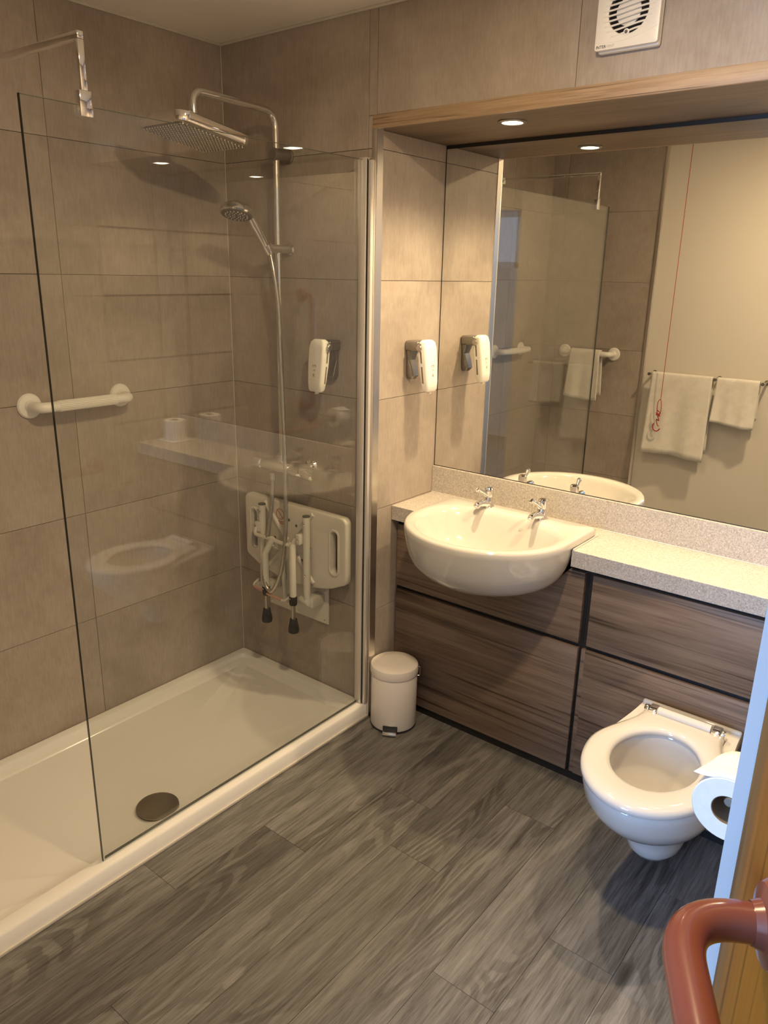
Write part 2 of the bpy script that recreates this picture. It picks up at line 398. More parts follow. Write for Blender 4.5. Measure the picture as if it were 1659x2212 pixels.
# hall outside
bm = B()
for x0, x1, z0, z1 in ((.9, .95, 0, ZC), (.95, 2.09, 0, .84), (.95, 2.09, 2.16, ZC), (2.09, 2.35, 0, ZC), (2.35, 3.75, 0, 1.75), (2.35, 3.75, 2.3, ZC), (3.75, 4.3, 0, ZC)): box(bm, x0, x1, -4.50, -4.42, z0, z1)
struct('wall_hall_back', bm, PAINT, 'hall wall holding the windows, behind the camera')
struct('wall_hall_left', boxb(.82, .9, -4.50, YF - .08, 0, ZC), PAINT, 'hall wall left of the doorway, behind the camera')
struct('wall_hall_right', boxb(4.22, 4.3, -4.42, .5, 0, ZC), PAINT, 'hall wall on the far right, behind the camera')
struct('wall_hall_far', boxb(XR + .08, 4.22, .42, .5, 0, ZC), PAINT, 'hall end wall beyond the toilet wall')
wd = tag(bpy.data.objects.new('window_1', None), 'white framed hall window behind the camera', kind='structure'); C.objects.link(wd); wd.location = (3.05, -4.46, 1.75)
for x in (2.35, 3.02, 3.69): obj('window_frame', boxb(x, x + .06, -4.48, -4.44, 1.75, 2.3, bev=.004), PLAST, wd)
for z in (1.75, 2.24): obj('window_frame', boxb(2.41, 3.69, -4.48, -4.44, z, z + .06, bev=.004), PLAST, wd)
obj('pane', boxb(2.40, 3.70, -4.464, -4.460, 1.80, 2.25), GLASS, wd)
wd2 = tag(bpy.data.objects.new('added_window', None), 'added white framed hall window behind the camera, carrying the daylight', kind='structure'); C.objects.link(wd2); wd2.location = (1.52, -4.46, .84)  # unseen window, added as an opening for the daylight lamp
for x in (.95, 2.04): obj('window_frame', boxb(x, x + .05, -4.48, -4.44, .84, 2.16, bev=.004), PLAST, wd2)
for z in (.84, 2.11): obj('window_frame', boxb(1.0, 2.04, -4.48, -4.44, z, z + .05, bev=.004), PLAST, wd2)
obj('pane', boxb(.99, 2.05, -4.464, -4.460, .88, 2.12), GLASS, wd2)

# ================================================================== SHOWER TRAY
t = thing('shower_tray', 'long low white shower tray with raised rim against the left wall', 'shower tray', (.36, -.86, 0))
X1, Y0 = .7215, YF + .004
def rr3(x0, x1, y0, y1, r, z): return [(x, y, z) for x, y in rrect(x0, x1, y0, y1, r, 6)]
R0 = [rr3(.001, X1, Y0, -.001, .006, z) for z in (0, .054)] + [rr3(.004, X1 - .004, Y0 + .003, -.004, .008, .060)]
R0 += [rr3(.034, .676, Y0 + .04, -.034, .016, .0612), rr3(.039, .671, Y0 + .045, -.039, .018, .0585), rr3(.045, .664, Y0 + .05, -.045, .020, .044),
       rr3(.064, .658, Y0 + .062, -.064, .026, .0405), rr3(.074, .646, Y0 + .078, -.074, .032, .030), rr3(.30, .60, -1.2, -.5, .1, .0225)]
obj('tray', rings(B(), R0), ACRYL, t)
d = thing('drain_cover', 'round bronze grey drain cover in the shower tray', 'drain', (.578, -.873, .023))
obj('flange', latheb([(0, .0), (.067, .0), (.067, .004), (.060, .0055), (0, .0055)], (.578, -.873, .0232), n=48), STEEL, d)
obj('cover', latheb([(0, .004), (.058, .004), (.0655, .007), (.0660, .010), (.060, .0125), (.03, .0145), (0, .015)], (.578, -.873, .0242), n=48), DRAIN, d)

# ================================================================== SHOWER SCREEN
s = thing('shower_screen', 'tall clear glass shower screen standing on the tray edge', 'shower screen', (.690, -.57, .06))
GX0, GX1, GY0, GY1, GZ0, GZ1 = .686, .694, -1.135, -.018, .063, 2.016
obj('glass_pane', boxb(GX0, GX1, GY0 + .0012, GY1, GZ0, GZ1 - .0012), GLASS, s, smooth=False)
bm = B(); box(bm, GX0, GX1, GY0, GY0 + .0012, GZ0, GZ1); obj('glass_edge', bm, GEDGE, s)
bm = B(); box(bm, GX0 + .002, GX1 - .002, GY0 + .0012, GY1, GZ1 - .0012, GZ1); obj('top_edge', bm, mat('pale_green_glass_edge', (.11, .12, .095), .2), s)
bm = B(); box(bm, .676, .7065, -.026, -.0005, .062, 2.022, bev=.0025); obj('wall_profile', bm, ALUP, s)
bm = B(); box(bm, .7070, .7100, -.022, -.0045, .062, 2.018); obj('cover_strip', bm, GEDGE, s)
bm = B(); box(bm, .7102, .7230, -.020, -.0045, .062, 2.014, bev=.002); obj('outer_profile', bm, ALUP, s)
bm = B(); box(bm, .6852, .6872, GY0 + .01, -.027, .0620, .070); obj('bottom_seal', bm, GEDGE, s)
sa = obj('support_arm', box(box(B(), .001, .699, -.9925, -.9775, 2.146, 2.161, bev=.0012), .6835, .6985, -.9925, -.9775, 2.045, 2.1455, bev=.0012), CHROME, s)
obj('clamp', boxb(.6800, .7005, -1.000, -.970, 1.992, 2.0449, bev=.0015), CHROME, s)
obj('wall_flange', boxb(.0002, .006, -1.004, -.966, 2.134, 2.173, bev=.002), CHROME, s)

# ================================================================== SHOWER COLUMN
sc = thing('shower_column', 'chrome shower column with overhead rain head and hand shower on the back wall', 'shower', (.335, 0, .95))
RX, RY = .335, -.060
path = fillet([(RX, RY, .985), (RX, RY, 2.180), (RX, -.400, 2.188), (RX, -.400, 2.105)], .055, 8)
obj('riser_pipe', tubeb(path, .0115, 16), CHROME, sc)
obj('wall_bracket', latheb([(0, 0), (.024, 0), (.024, .004), (.021, .006), (.021, .074), (.019, .078), (0, .078)], (RX, -.0005, 2.050), (0, -1, 0)), SATIN, sc)
# rain head, tilted
HM = Matrix.Translation((RX, -.400, 2.078)) @ Matrix.Rotation(math.radians(-9), 4, 'X')
def hp(x, y, z): return HM @ Vector((x, y, z))
def hring(a, b, r, z): return [hp(x, y, z) for x, y in rrect(-a, a, -b, b, r, 8)]
hd = obj('rain_head', rings(B(), [hring(.107, .129, .030, -.021), hring(.113, .135, .034, -.019), hring(.115, .137, .035, -.012), hring(.114, .136, .035, .008), hring(.103, .125, .03, .014), hring(.03, .03, .02, .019)]), CHROME, sc)
obj('spray_plate', rings(B(), [hring(.101, .121, .029, -.0212), hring(.101, .121, .029, -.0225)]), SATIN, hd)
bm = B()
for i in range(-7, 8):
    for j in range(-8, 9):
        x, y = i * .0133, j * .0140
        c = hp(x, y, -.0222); ax = hp(x, y, -.0262) - c
        lathe_r = .0016
        u = ax.normalized().orthogonal(); v = ax.normalized().cross(u)
        rings(bm, [[c + (u * math.cos(k * PI / 3) + v * math.sin(k * PI / 3)) * q + ax * h for k in range(6)] for q, h in ((.0018, 0), (.0012, 1))])
o = obj('nozzles', bm, PWDR, hd); o['kind'] = 'stuff'
obj('swivel', latheb([(0, 0), (.018, 0), (.018, .02), (.0135, .028), (0, .028)], (RX, -.400, 2.092)), CHROME, sc)
# slider and hand shower
obj('slider', latheb([(0, 0), (.020, 0), (.020, .003), (.0155, .006), (.0155, .098), (.0130, .104), (0, .104)], (RX + .002, -.001, 1.747), (0, -1, 0)), CHROME, sc)
obj('holder_ring', latheb([(.012, -.016), (.0175, -.016), (.019, 0), (.0175, .016), (.012, .016)], (RX, -.108, 1.747), (0, -.55, .83)), CHROME, sc)
ga, gb = Vector((RX, -.100, 1.728)), Vector((RX, -.196, 1.862))
hs = obj('hand_shower', tubeb([ga, ga.lerp(gb, .12), ga.lerp(gb, .4), ga.lerp(gb, .7), ga.lerp(gb, .92), gb + Vector((0, -.012, .010))], [.009, .0115, .0125, .0145, .013, .015], 16), CHROME, sc)
nrm = Vector((.13, -.27, -.95)).normalized(); hc = Vector((RX, -.243, 1.858))
obj('hand_head', latheb([(0, -.030), (.026, -.027), (.047, -.014), (.056, .0), (.0565, .008), (.053, .012), (0, .012)], hc, nrm, 40), CHROME, hs)
obj('hand_spray_plate', latheb([(0, .0122), (.051, .0122), (.049, .0145), (0, .0145)], hc, nrm, 40), SATIN, hs)
bm = B(); u = nrm.orthogonal().normalized(); v = nrm.cross(u)
for q, k in ((.012, 6), (.024, 12), (.036, 18)):
    for i in range(k):
        c = hc + (u * math.cos(2 * PI * i / k) + v * math.sin(2 * PI * i / k)) * q + nrm * .0140
        rings(bm, [[c + (u * math.cos(a * PI / 3) + v * math.sin(a * PI / 3)) * e + nrm * h for a in range(6)] for e, h in ((.0022, 0), (.0014, .004))])
o = obj('hand_nozzles', bm, PWDR, hs); o['kind'] = 'stuff'
# hose
hp_ = [(.297, -.075, .925), (.297, -.078, .88), (.297, -.088, .789), (.287, -.110, .640), (.286, -.125, .535), (.300, -.130, .482), (.327, -.130, .464), (.356, -.128, .500), (.384, -.120, .580), (.396, -.110, .721), (.391, -.100, .901), (.378, -.093, 1.162), (.370, -.092, 1.396), (.366, -.095, 1.557), (.355, -.100, 1.660), (RX + .002, -.100, 1.730)]
obj('hose', tubeb(catmull(hp_, 10), .0083, 12), HOSE, sc)
obj('hose_nut', latheb([(0, 0), (.011, 0), (.012, .01), (.012, .028), (0, .028)], (.297, -.0755, .905)), CHROME, sc)
# bar mixer
mx_ = obj('bar_mixer', latheb([(0, 0), (.019, 0), (.0215, .004), (.0215, .21), (.019, .214), (0, .214)], (.245, -.075, .962), (1, 0, 0)), CHROME, sc)
obj('flow_knob', latheb([(0, 0), (.017, 0), (.0215, .005), (.0225, .04), (.020, .046), (0, .046)], (.2445, -.075, .962), (-1, 0, 0)), CHROME, mx_)
obj('temperature_knob', latheb([(0, 0), (.020, 0), (.0235, .006), (.0250, .052), (.021, .060), (0, .060)], (.4595, -.075, .962), (1, 0, 0)), CHROME, mx_)
for x in (.272, .432):
    obj('wall_union', latheb([(0, 0), (.032, 0), (.032, .004), (.026, .012), (.015, .014), (.015, .055), (0, .055)], (x, -.0005, .966), (0, -1, 0)), CHROME, mx_)
obj('riser_nut', latheb([(0, 0), (.014, 0), (.015, .012), (.013, .026), (0, .026)], (RX, -.063, .980)), CHROME, mx_)

# ================================================================== FOLDING SHOWER SEAT
st = thing('folding_shower_chair', 'cream folding shower seat folded up against the tiled wall under the mixer', 'shower seat', (.38, 0, .30))
outer = []
def arc(cx, cz, r, a0, a1, n=6): return [(cx + r * math.cos(a0 + (a1 - a0) * k / n), cz + r * math.sin(a0 + (a1 - a0) * k / n)) for k in range(n + 1)]
R_ = .026
outer += arc(.655 - R_, .815 - R_, R_, PI / 2, 0)                       # top right
outer += arc(.655 - R_, .548 + R_ * .9, R_, 0, -PI / 2 * .85)           # lower right
for k in range(1, 12):
    a = k / 12; x = .62 + (.145 - .62) * a; outer.append((x, .490 + .046 * ((x - .38) / .245) ** 2))
outer += arc(.106 + R_, .548 + R_ * .9, R_, -PI / 2 * 1.15, -PI)
outer += arc(.106 + R_, .815 - R_, R_, PI, PI / 2)
def slot(cx, sgn):
    p = []
    for x, z in rrect(cx - .016, cx + .016, .592, .752, .015, 5): p.append((x, z))
    return p
h1 = slot(.598, 1)
h2 = slot(.163, -1)
bm = plate(B(), outer, [h1, h2], lambda x, z: (x, -.056, z), (0, .034, 0), bev=.007)
sb = obj('seat_board', bm, SEATP, st, ang=50)
# raised moulded lips round the handholds and moulded ribs
for cx in (.598, .163):
    obj('handhold_lip', tubeb([(x, -.0565, z) for x, z in rrect(cx - .022, cx + .022, .584, .760, .02, 6)], .0055, 8, closed=True), SEATP, sb)
for a, b in (((.225, .800), (.49, .52)), ((.49, .800), (.225, .52))):
    obj('rib', tubeb([(a[0], -.055, a[1]), (b[0], -.055, b[1])], .010, 8), SEATP, sb)
for x, z in ((.30, .72), (.34, .68), (.40, .735), (.36, .75), (.31, .62), (.43, .60), (.47, .66), (.28, .66)):
    obj('drain_hole', latheb([(0, 0), (.006, 0), (.006, .0015), (0, .0015)], (x, -.0560, z), (0, -1, 0), 12), GREYP, sb)
# hinged side tubes
def screw(x, y, z, par, r=.0065):
    return obj('screw', latheb([(0, 0), (r, 0), (r * .9, .0025), (r * .5, .004), (0, .0042)], (x, y, z), (0, -1, 0), 14), CHROME, par)
for x in (.232, .475):
    tb = obj('frame_tube', tubeb([(x, -.078, .792), (x, -.078, .440)], .0142, 14), PWDR, st)
    obj('tube_cap', latheb([(0, 0), (.0145, 0), (.0145, .004), (0, .004)], (x, -.078, .7922)), GREYP, tb)
    for z in (.765, .560): screw(x, -.0918, z, tb)
    lug = obj('lug', boxb(x - (.026 if x < .3 else .005), x + (.005 if x < .3 else .0) - (.0 if x < .3 else -.0) + (.0 if x < .3 else .0), -.098, -.072, .682, .722, bev=.004) if x < .3 else boxb(x - .030, x - .008, -.108, -.072, .684, .724, bev=.004), PWDR, st)
    screw(x - .018, -.0985 if x < .3 else -.1085, .703, lug)
    hb = obj('hinge_bracket', boxb(x - .016, x + .030, -.080, -.010, .424, .466, bev=.006), PWDR, st)
    obj('hinge_barrel', latheb([(0, 0), (.0155, 0), (.017, .003), (.017, .042), (.0155, .045), (0, .045)], (x - .034, -.078, .446), (1, 0, 0), 20), PWDR, hb)
    screw(x + .004, -.0805, .445, hb, .008)
obj('cross_bar', tubeb(fillet([(.214, -.095, .700), (.214, -.104, .672), (.430, -.112, .672), (.440, -.104, .703)], .014, 5), .0075, 10), PWDR, st)
br = obj('leg_bracket', boxb(.300, .345, -.104, -.078, .635, .668, bev=.006), PWDR, st); screw(.318, -.1045, .652, br, .008)
for x in (.292, .443):
    lg = obj('leg', tubeb([(x + (.03 if x < .3 else -.012), -.108, .680), (x, -.122, .615), (x, -.122, .455)], .0132, 14), PWDR, st)
    obj('leg_extension', tubeb([(x, -.122, .4549), (x, -.122, .36)], .0088, 14), STEEL, lg)
    obj('collar', latheb([(0, 0), (.0140, 0), (.0158, .012), (.0158, .034), (.0140, .036), (0, .036)], (x, -.122, .438)), RUBBER, lg)
    obj('rubber_foot', latheb([(0, 0), (.0195, 0), (.0215, .006), (.0205, .020), (.0165, .040), (.0140, .056), (0, .056)], (x, -.122, .322)), RUBBER, lg)
    screw(x - .002, -.1345, .466, lg, .004)
obj('back_rod', tubeb([(.335, -.075, .66), (.335, -.060, .41)], .009, 10), PWDR, st)
obj('rod_bracket', boxb(.322, .350, -.066, -.010, .396, .422, bev=.005), PWDR, st)
rl = obj('release_bar', tubeb(fillet([(.205, -.080, .470), (.200, -.110, .452), (.30, -.128, .447), (.400, -.128, .442), (.425, -.108, .470)], .012, 4), .0050, 10), PWDR, st)
obj('red_grip', tubeb([(.215, -.1155, .4512), (.30, -.1285, .4475), (.385, -.1285, .4435)], .0056, 10), PINK, rl)
wp = obj('wall_plate', boxb(.190, .523, -.0095, -.0005, .336, .495, bev=.003), PWDR, st)
for x, z in ((.507, .350), (.507, .472), (.205, .350), (.205, .472), (.36, .345)): screw(x, -.0095, z, wp, .005)
# warning print on the board: a barred circle above two lines
pc = Vector((.312, -.0566, .764)); ring = [pc + Vector((math.cos(a * PI / 12) * .021, 0, math.sin(a * PI / 12) * .021)) for a in range(24)]
obj('warning_circle', tubeb(ring, .0013, 6, closed=True), REDP, sb)
obj('warning_bar', tubeb([pc + Vector((-.0145, 0, .0145)), pc + Vector((.0145, 0, -.0145))], .0013, 6), REDP, sb)
for dz, ww in ((-.030, .021), (-.037, .021)):
    obj('warning_text', boxb(pc.x - ww, pc.x + ww, -.0572, -.0562, .764 + dz - .0016, .764 + dz + .0016), REDP, sb)

# ================================================================== WHITE GRAB RAILS
def grab_rail(name, label, a, b, n, off, r, fr, m, group=None, ribs=True):
    a, b, n = Vector(a), Vector(b), Vector(n).normalized()
    t = thing(name, label, 'grab rail', a, group)
    P = fillet([a + n * .004, a + n * off, b + n * off, b + n * .004], .045, 8)
    obj('tube', tubeb(P, r, 18), m, t)
    d = (b - a).normalized()
    if ribs:
        u = n; v = d.cross(n); k = 20
        p0, p1 = a + n * off + d * .06, b + n * off - d * .06
        bm = B()
        for i in range(k):
            an = 2 * PI * i / k; w_ = (u * math.cos(an) + v * math.sin(an)) * (r + .0002)
            tube(bm, [p0 + w_, p1 + w_], .0014, 5)
        obj('grip_ribs', bm, m, t)['kind'] = 'stuff'
    for c in (a, b):
        obj('flange', latheb([(0, .0005), (fr, .0005), (fr, .006), (fr * .9, .011), (r * 1.25, .014), (r * 1.05, .022), (0, .022)], c, n, 36), m, t)
    return t
grab_rail('grab_rail', 'white grab rail without a towel, seen only in the mirror beside the dispenser', (0, -1.575, 1.236), (0, -1.255, 1.236), (1, 0, 0), .072, .0165, .040, PLAST)
grab_rail('grab_rail', 'white fluted grab rail crossing the edge of the glass on the left shower wall', (0, -.848, 1.246), (0, -.520, 1.246), (1, 0, 0), .072, .0165, .040, PLAST)
grab_rail('grab_rail', 'white grab rail with a towel on the front wall seen in the mirror', (.175, YF, 1.220), (.505, YF, 1.220), (0, 1, 0), .072, .0165, .040, PLAST)
grab_rail('grab_rail', 'red brown vertical grab rail on the right wall', (XR, -.52, .89), (XR, -.52, 1.54), (-1, 0, 0), .085, .0165, .040, REDBR, ribs=False)
grab_rail('grab_rail', 'red brown horizontal grab rail beside the toilet', (XR, -.60, .77), (XR, -.12, .77), (-1, 0, 0), .085, .0165, .040, REDBR, ribs=False)

# ================================================================== SOAP DISPENSERS
def dispenser(label, o, u, n):
    o, u, n = Vector(o), Vector(u), Vector(n); z = Vector((0, 0, 1))
    t = thing('soap_dispenser', label, 'soap dispenser', o, 'wall soap dispensers')
    M = Matrix(((u.x, n.x, 0, o.x), (u.y, n.y, 0, o.y), (0, 0, 1, o.z), (0, 0, 0, 1)))
    def bx(*a, **k):
        bm = boxb(*a, **k); bmesh.ops.transform(bm, matrix=M, verts=bm.verts); return bm
    br = obj('bracket', bx(-.033, .033, .0005, .060, -.036, 0, bev=.008, seg=3), SATIN, t)
    bm = B(); secs = []
    for zz, w_, d0, d1 in ((-.030, .026, .0005, .026), (-.070, .021, .0005, .012), (-.095, .022, .0005, .022), (-.125, .021, .0005, .030), (-.138, .014, .0005, .022)):
        secs.append([M @ Vector((x, y, zz)) for x, y in rrect(-w_, w_, d0, d1, .004, 3)])
    obj('back_plate', rings(bm, secs), SATIN, br)
    for sx in (-1, 1):
        obj('arm', bx(min(sx * .033, sx * .041), max(sx * .033, sx * .041), .030, .076, -.034, -.008, bev=.003), SATIN, br)
        obj('pivot', latheb([(0, 0), (.011, 0), (.011, .005), (.009, .007), (0, .007)], M @ Vector((sx * .040, .072, -.022)), u * sx, 18), STEEL, br)
    # bottle: tapering shell hanging from the pivots, lower end leaning out from the wall
    rs = []
    for zz, w_, d0, d1, r in ((.004, .022, .066, .086, .008), (-.004, .032, .060, .092, .010), (-.025, .0365, .057, .097, .010), (-.080, .036, .063, .103, .010), (-.140, .033, .073, .108, .010), (-.166, .031, .079, .108, .010), (-.174, .026, .083, .104, .008)):
        rs.append([M @ Vector((x, y, zz)) for x, y in rrect(-w_, w_, d0, d1, r, 4)])
    bt = obj('bottle', rings(B(), rs), PLAST, t)
    for sx in (-1, 1):
        bm = B(); rings(bm, [[M @ Vector((sx * (w_ - .001) + k * .0017, y, zz)) for k, y in ((-1, yy - .003), (1, yy - .003), (1, yy + .003), (-1, yy + .003))] for zz, w_, yy in ((-.035, .0367, .075), (-.145, .0330, .087))])
        obj('level_window', bm, CARD, bt)
    obj('nozzle', latheb([(0, 0), (.008, 0), (.007, .008), (0, .008)], M @ Vector((0, .092, -.182)), (0, 0, 1), 14), PLAST, bt)
    # print
    def py(zz): return .0985 + (.108 - .0985) * min(1, max(0, (-zz - .03) / .11)) + .0006
    def bar(x0, x1, z0, z1):
        y0 = py(z0)
        bm = B(); rings(bm, [[M @ Vector((x, py(zz) + e, zz)) for x, e in ((x0, -.001), (x1, -.001), (x1, .0), (x0, .0))] for zz in (z0, z1)]); return bm
    for q in ((-.009, .009, -.088, -.0868), (-.0085, -.007, -.0865, -.081), (.007, .0085, -.0865, -.081), (-.006, .006, -.0835, -.0815), (-.005, .005, -.098, -.0968), (-.005, .005, -.1015, -.1003)):
        obj('print', bar(*q), INKG, bt)
    TM = M @ Matrix.Translation((-.0055 if True else 0, py(-.118) + .0003, -.1235)) @ Matrix(((1, 0, 0, 0), (0, 0, -1, 0), (0, 1, 0, 0), (0, 0, 0, 1)))
    return t, bt, M, py
def disp(label, o, u, n):
    t, bt, M, py = dispenser(label, o, u, n)
    uu = Vector(u)
    # text plane: right = viewer's right when facing the wall
    right = Vector(n).cross(Vector((0, 0, 1))) * -1
    c = M @ Vector((0, py(-.116) + .0004, -.122)); c = c - right * .005
    nn = Vector(n)
    TM = Matrix(((right.x, 0, nn.x, c.x), (right.y, 0, nn.y, c.y), (right.z, 1, nn.z, c.z), (0, 0, 0, 1)))
    textmesh('print', 'K', .016, INKG, bt, TM, .0002)
disp('white soap dispenser on a grey bracket inside the shower', (.548, 0, 1.447), (1, 0, 0), (0, -1, 0))
disp('white soap dispenser on a grey bracket in the niche beside the mirror', (XS, .205, 1.447), (0, 1, 0), (1, 0, 0))

# ================================================================== MIRROR
m = thing('mirror', 'large frameless wall mirror above the basin', 'mirror', (1.49, YM, .95))
obj('mirror_glass', boxb(XS + .004, XR - .003, YM - .004, YM + .001, .9555, ZL - .012), MIRROR, m, smooth=False)
bm = B(); box(bm, XS + .001, XS + .004, YM - .0042, YM + .001, .953, ZL - .001); box(bm, XS + .004, XR - .003, YM - .0044, YM + .001, ZL - .012, ZL - .0005); box(bm, XS + .004, XR - .003, YM - .0042, YM + .001, .9532, .9555)
obj('dark_edge', bm, BLACK, m)
bm = boxb(XS + .001, XR - .001, YM + .001, YM + .0055, .953, ZL - .0005); obj('backing', bm, BLACK, m)

# ================================================================== VANITY
YV = .148
def unit(name, label, x0, x1, parts, cut=False):
    t = thing(name, label, 'cabinet', ((x0 + x1) / 2, YV, 0))
    bm = B()
    if cut:
        box(bm, x0, x1, YV + .018, YM + .005, 0, .66); box(bm, x0, BX - .30, YV + .018, YM + .005, .66, .7895)
        box(bm, BX + .30, x1, YV + .018, YM + .005, .66, .7895); box(bm, BX - .30, BX + .30, .30, YM + .005, .66, .7895)
    else: box(bm, x0, x1, YV + .018, YM + .005, 0, .7895)
    obj('carcass', bm, BLACK, t, smooth=False)
    for nm, a, b, z0, z1 in parts: obj(nm, boxb(a, b, YV, YV + .0178, z0, z1, bev=.0012), LAMIN, t)
    return t
BX = 1.168
v1 = unit('vanity_unit', 'brown wood laminate vanity unit under the basin', XS + .002, 1.5045, [('lower_front', .736, 1.4955, .034, .503)], cut=True)
half = [(.272, .768), (.253, .748), (.228, .720), (.190, .700), (.13, .684)]
prof = [(.736, .520), (1.4955, .520), (1.4955, .768)] + [(BX + a, z) for a, z in half] + [(BX - a, z) for a, z in half[::-1]] + [(.736, .768)]
obj('upper_front', plate(B(), prof, [], lambda x, z: (x, YV, z), (0, .0178, 0), bev=.001), LAMIN, v1, smooth=False)
v2 = unit('toilet_boxing_unit', 'brown wood laminate unit behind the toilet', 1.5055, XR - .001, [('upper_front', 1.523, XR - .006, .520, .768), ('lower_front', 1.523, XR - .006, .034, .503)])
obj('end_strip', boxb(1.5075, 1.5225, YV + .004, YV + .0178, .034, .503, bev=.001), LAMIN, v2)
for v, a, b in ((v1, XS + .002, 1.5045), (v2, 1.5055, XR - .001)):
    obj('plinth', boxb(a, b, YV + .010, YV + .0178, 0, .030), BLACK, v)
BX = 1.168
wt = thing('worktop', 'speckled grey worktop with upstand running behind the basin', 'worktop', (1.49, .25, .79))
xl, xr_ = XS + .001, XR - .001
out = [(xl, .118), (BX - .2876, .118), (BX - .2876, .285), (BX + .2876, .285), (BX + .2876, .118), (xr_, .118), (xr_, YM + .004), (xl, YM + .004)]
obj('top', plate(B(), out, [], lambda x, y: (x, y, .7905), (0, 0, .0555), bev=.0015), SPECK, wt, smooth=False)
obj('upstand', boxb(xl, xr_, YM - .0145, YM + .004, .8465, .9525, bev=.0012), SPECK, wt, smooth=False)
obj('sealant_line', tubeb([(xl, YM - .0150, .8470), (xr_, YM - .0150, .8470)], .0022, 6), SILIC, wt)

# ================================================================== BASIN
bs = thing('washbasin', 'white semi recessed ceramic washbasin set in the worktop', 'washbasin', (BX, .06, .70))
N = 200; CY = .08
def dshape(a, bf, bb, cr, sc_=1.0):
    """outline: half ellipse to the front, rounded rectangle to the back; N points by angle."""
    pts = []
    for i in range(N):
        th = 2 * PI * i / N; c, s_ = math.cos(th), math.sin(th)
        if s_ <= 0: pts.append((a * c, bf * s_))
        else:
            # ray / rounded rectangle via superellipse
            n_ = cr; k = (abs(c / a) ** n_ + abs(s_ / bb) ** n_) ** (-1 / n_); pts.append((k * c, k * s_))
    return pts
def bring(a, bf, bb, cr, z, cy=CY, cx=BX, ymax=None):
    r = []
    for x, y in dshape(a, bf, bb, cr):
        yy = cy + y
        if ymax is not None: yy = min(yy, ymax)
        r.append((cx + x, yy, z))
    return r
A_, BF, BB = .288, .268, .224
out_rings = [(.10, .11, .06, 2, .688), (.165, .165, .10, 2, .692), (.205, .195, .125, 2, .702), (.240, .222, .145, 2.2, .722), (.262, .242, .158, 2.4, .748), (.275, .254, .166, 2.6, .778), (.282, .263, .172, 3, .812), (.2855, .2675, .176, 3, .835), (.2866, .2687, .178, 3, .8462)]
rs = [bring(a, bf, bb, cr, z) for a, bf, bb, cr, z in out_rings]
rs += [bring(.2868, .2690, BB, 40, .8475), bring(A_, .270, BB + .002, 40, .855), bring(.2875, .2695, BB + .002, 40, .867), bring(.2845, .2665, BB - .001, 30, .8735), bring(.279, .261, BB - .006, 24, .8765)]
rs += [bring(.264, .246, .164, 2.6, .8762), bring(.256, .238, .156, 2.4, .8748), bring(.248, .231, .149, 2.3, .8690), bring(.240, .223, .140, 2.25, .856), bring(.227, .209, .126, 2.2, .826), bring(.207, .186, .108, 2.1, .787), bring(.178, .156, .090, 2.05, .754), bring(.135, .114, .072, 2, .733), bring(.06, .055, .045, 2, .725), bring(.02, .02, .02, 2, .724)]
obj('bowl', rings(B(), rs), BASINC, bs, ang=60)
obj('waste', latheb([(0, 0), (.021, 0), (.021, .002), (.016, .003), (0, .003)], (BX, CY, .7242), n=28), CHROME, bs)
obj('overflow_ring', tubeb([(BX + .055 + math.cos(a * PI / 10) * .0075, CY + .1270, .836 + math.sin(a * PI / 10) * .0075) for a in range(20)], .0012, 6, closed=True), CHROME, bs)
obj('seal', boxb(BX + A_ + .0005, BX + A_ + .006, .119, CY + BB, .8462, .8495, bev=.001), SILIC, bs)
for x, lab in ((1.057, 'left chrome pillar tap with lever on the washbasin, nearest the niche wall'), (1.270, 'right chrome pillar tap with lever on the washbasin')):
    tp = thing('basin_tap', lab, 'tap', (x, .262, .8765), 'pillar taps on the washbasin')
    Y = .262; Z = .8755
    obj('body', latheb([(0, .0005), (.022, .0005), (.022, .004), (.0185, .008), (.0165, .020), (.0165, .032), (.0145, .036), (.0145, .040), (.0165, .042), (.0172, .058), (.0160, .068), (.012, .0715), (0, .0725)], (x, Y, Z), n=28), CHROME, tp)
    obj('spout', tubeb(catmull([(x, Y - .004, Z + .012), (x, Y - .028, Z + .019), (x, Y - .055, Z + .024), (x, Y - .075, Z + .023), (x, Y - .083, Z + .016)], 6), [.0145] * 6 + [.0130] * 6 + [.0115] * 6 + [.0105] * 6 + [.0098], 16), CHROME, tp)
    lv = obj('lever', tubeb([(x, Y - .010, Z + .045), (x - .004, Y - .030, Z + .058), (x - .010, Y - .056, Z + .074)], [.0060, .0055, .0075], 12), CHROME, tp)
    obj('lever_tip', latheb([(0, -.007), (.0070, -.006), (.0090, 0), (.0070, .006), (0, .007)], (x - .0105, Y - .059, Z + .0755), (-.12, -.75, .55), 16), CHROME, lv)

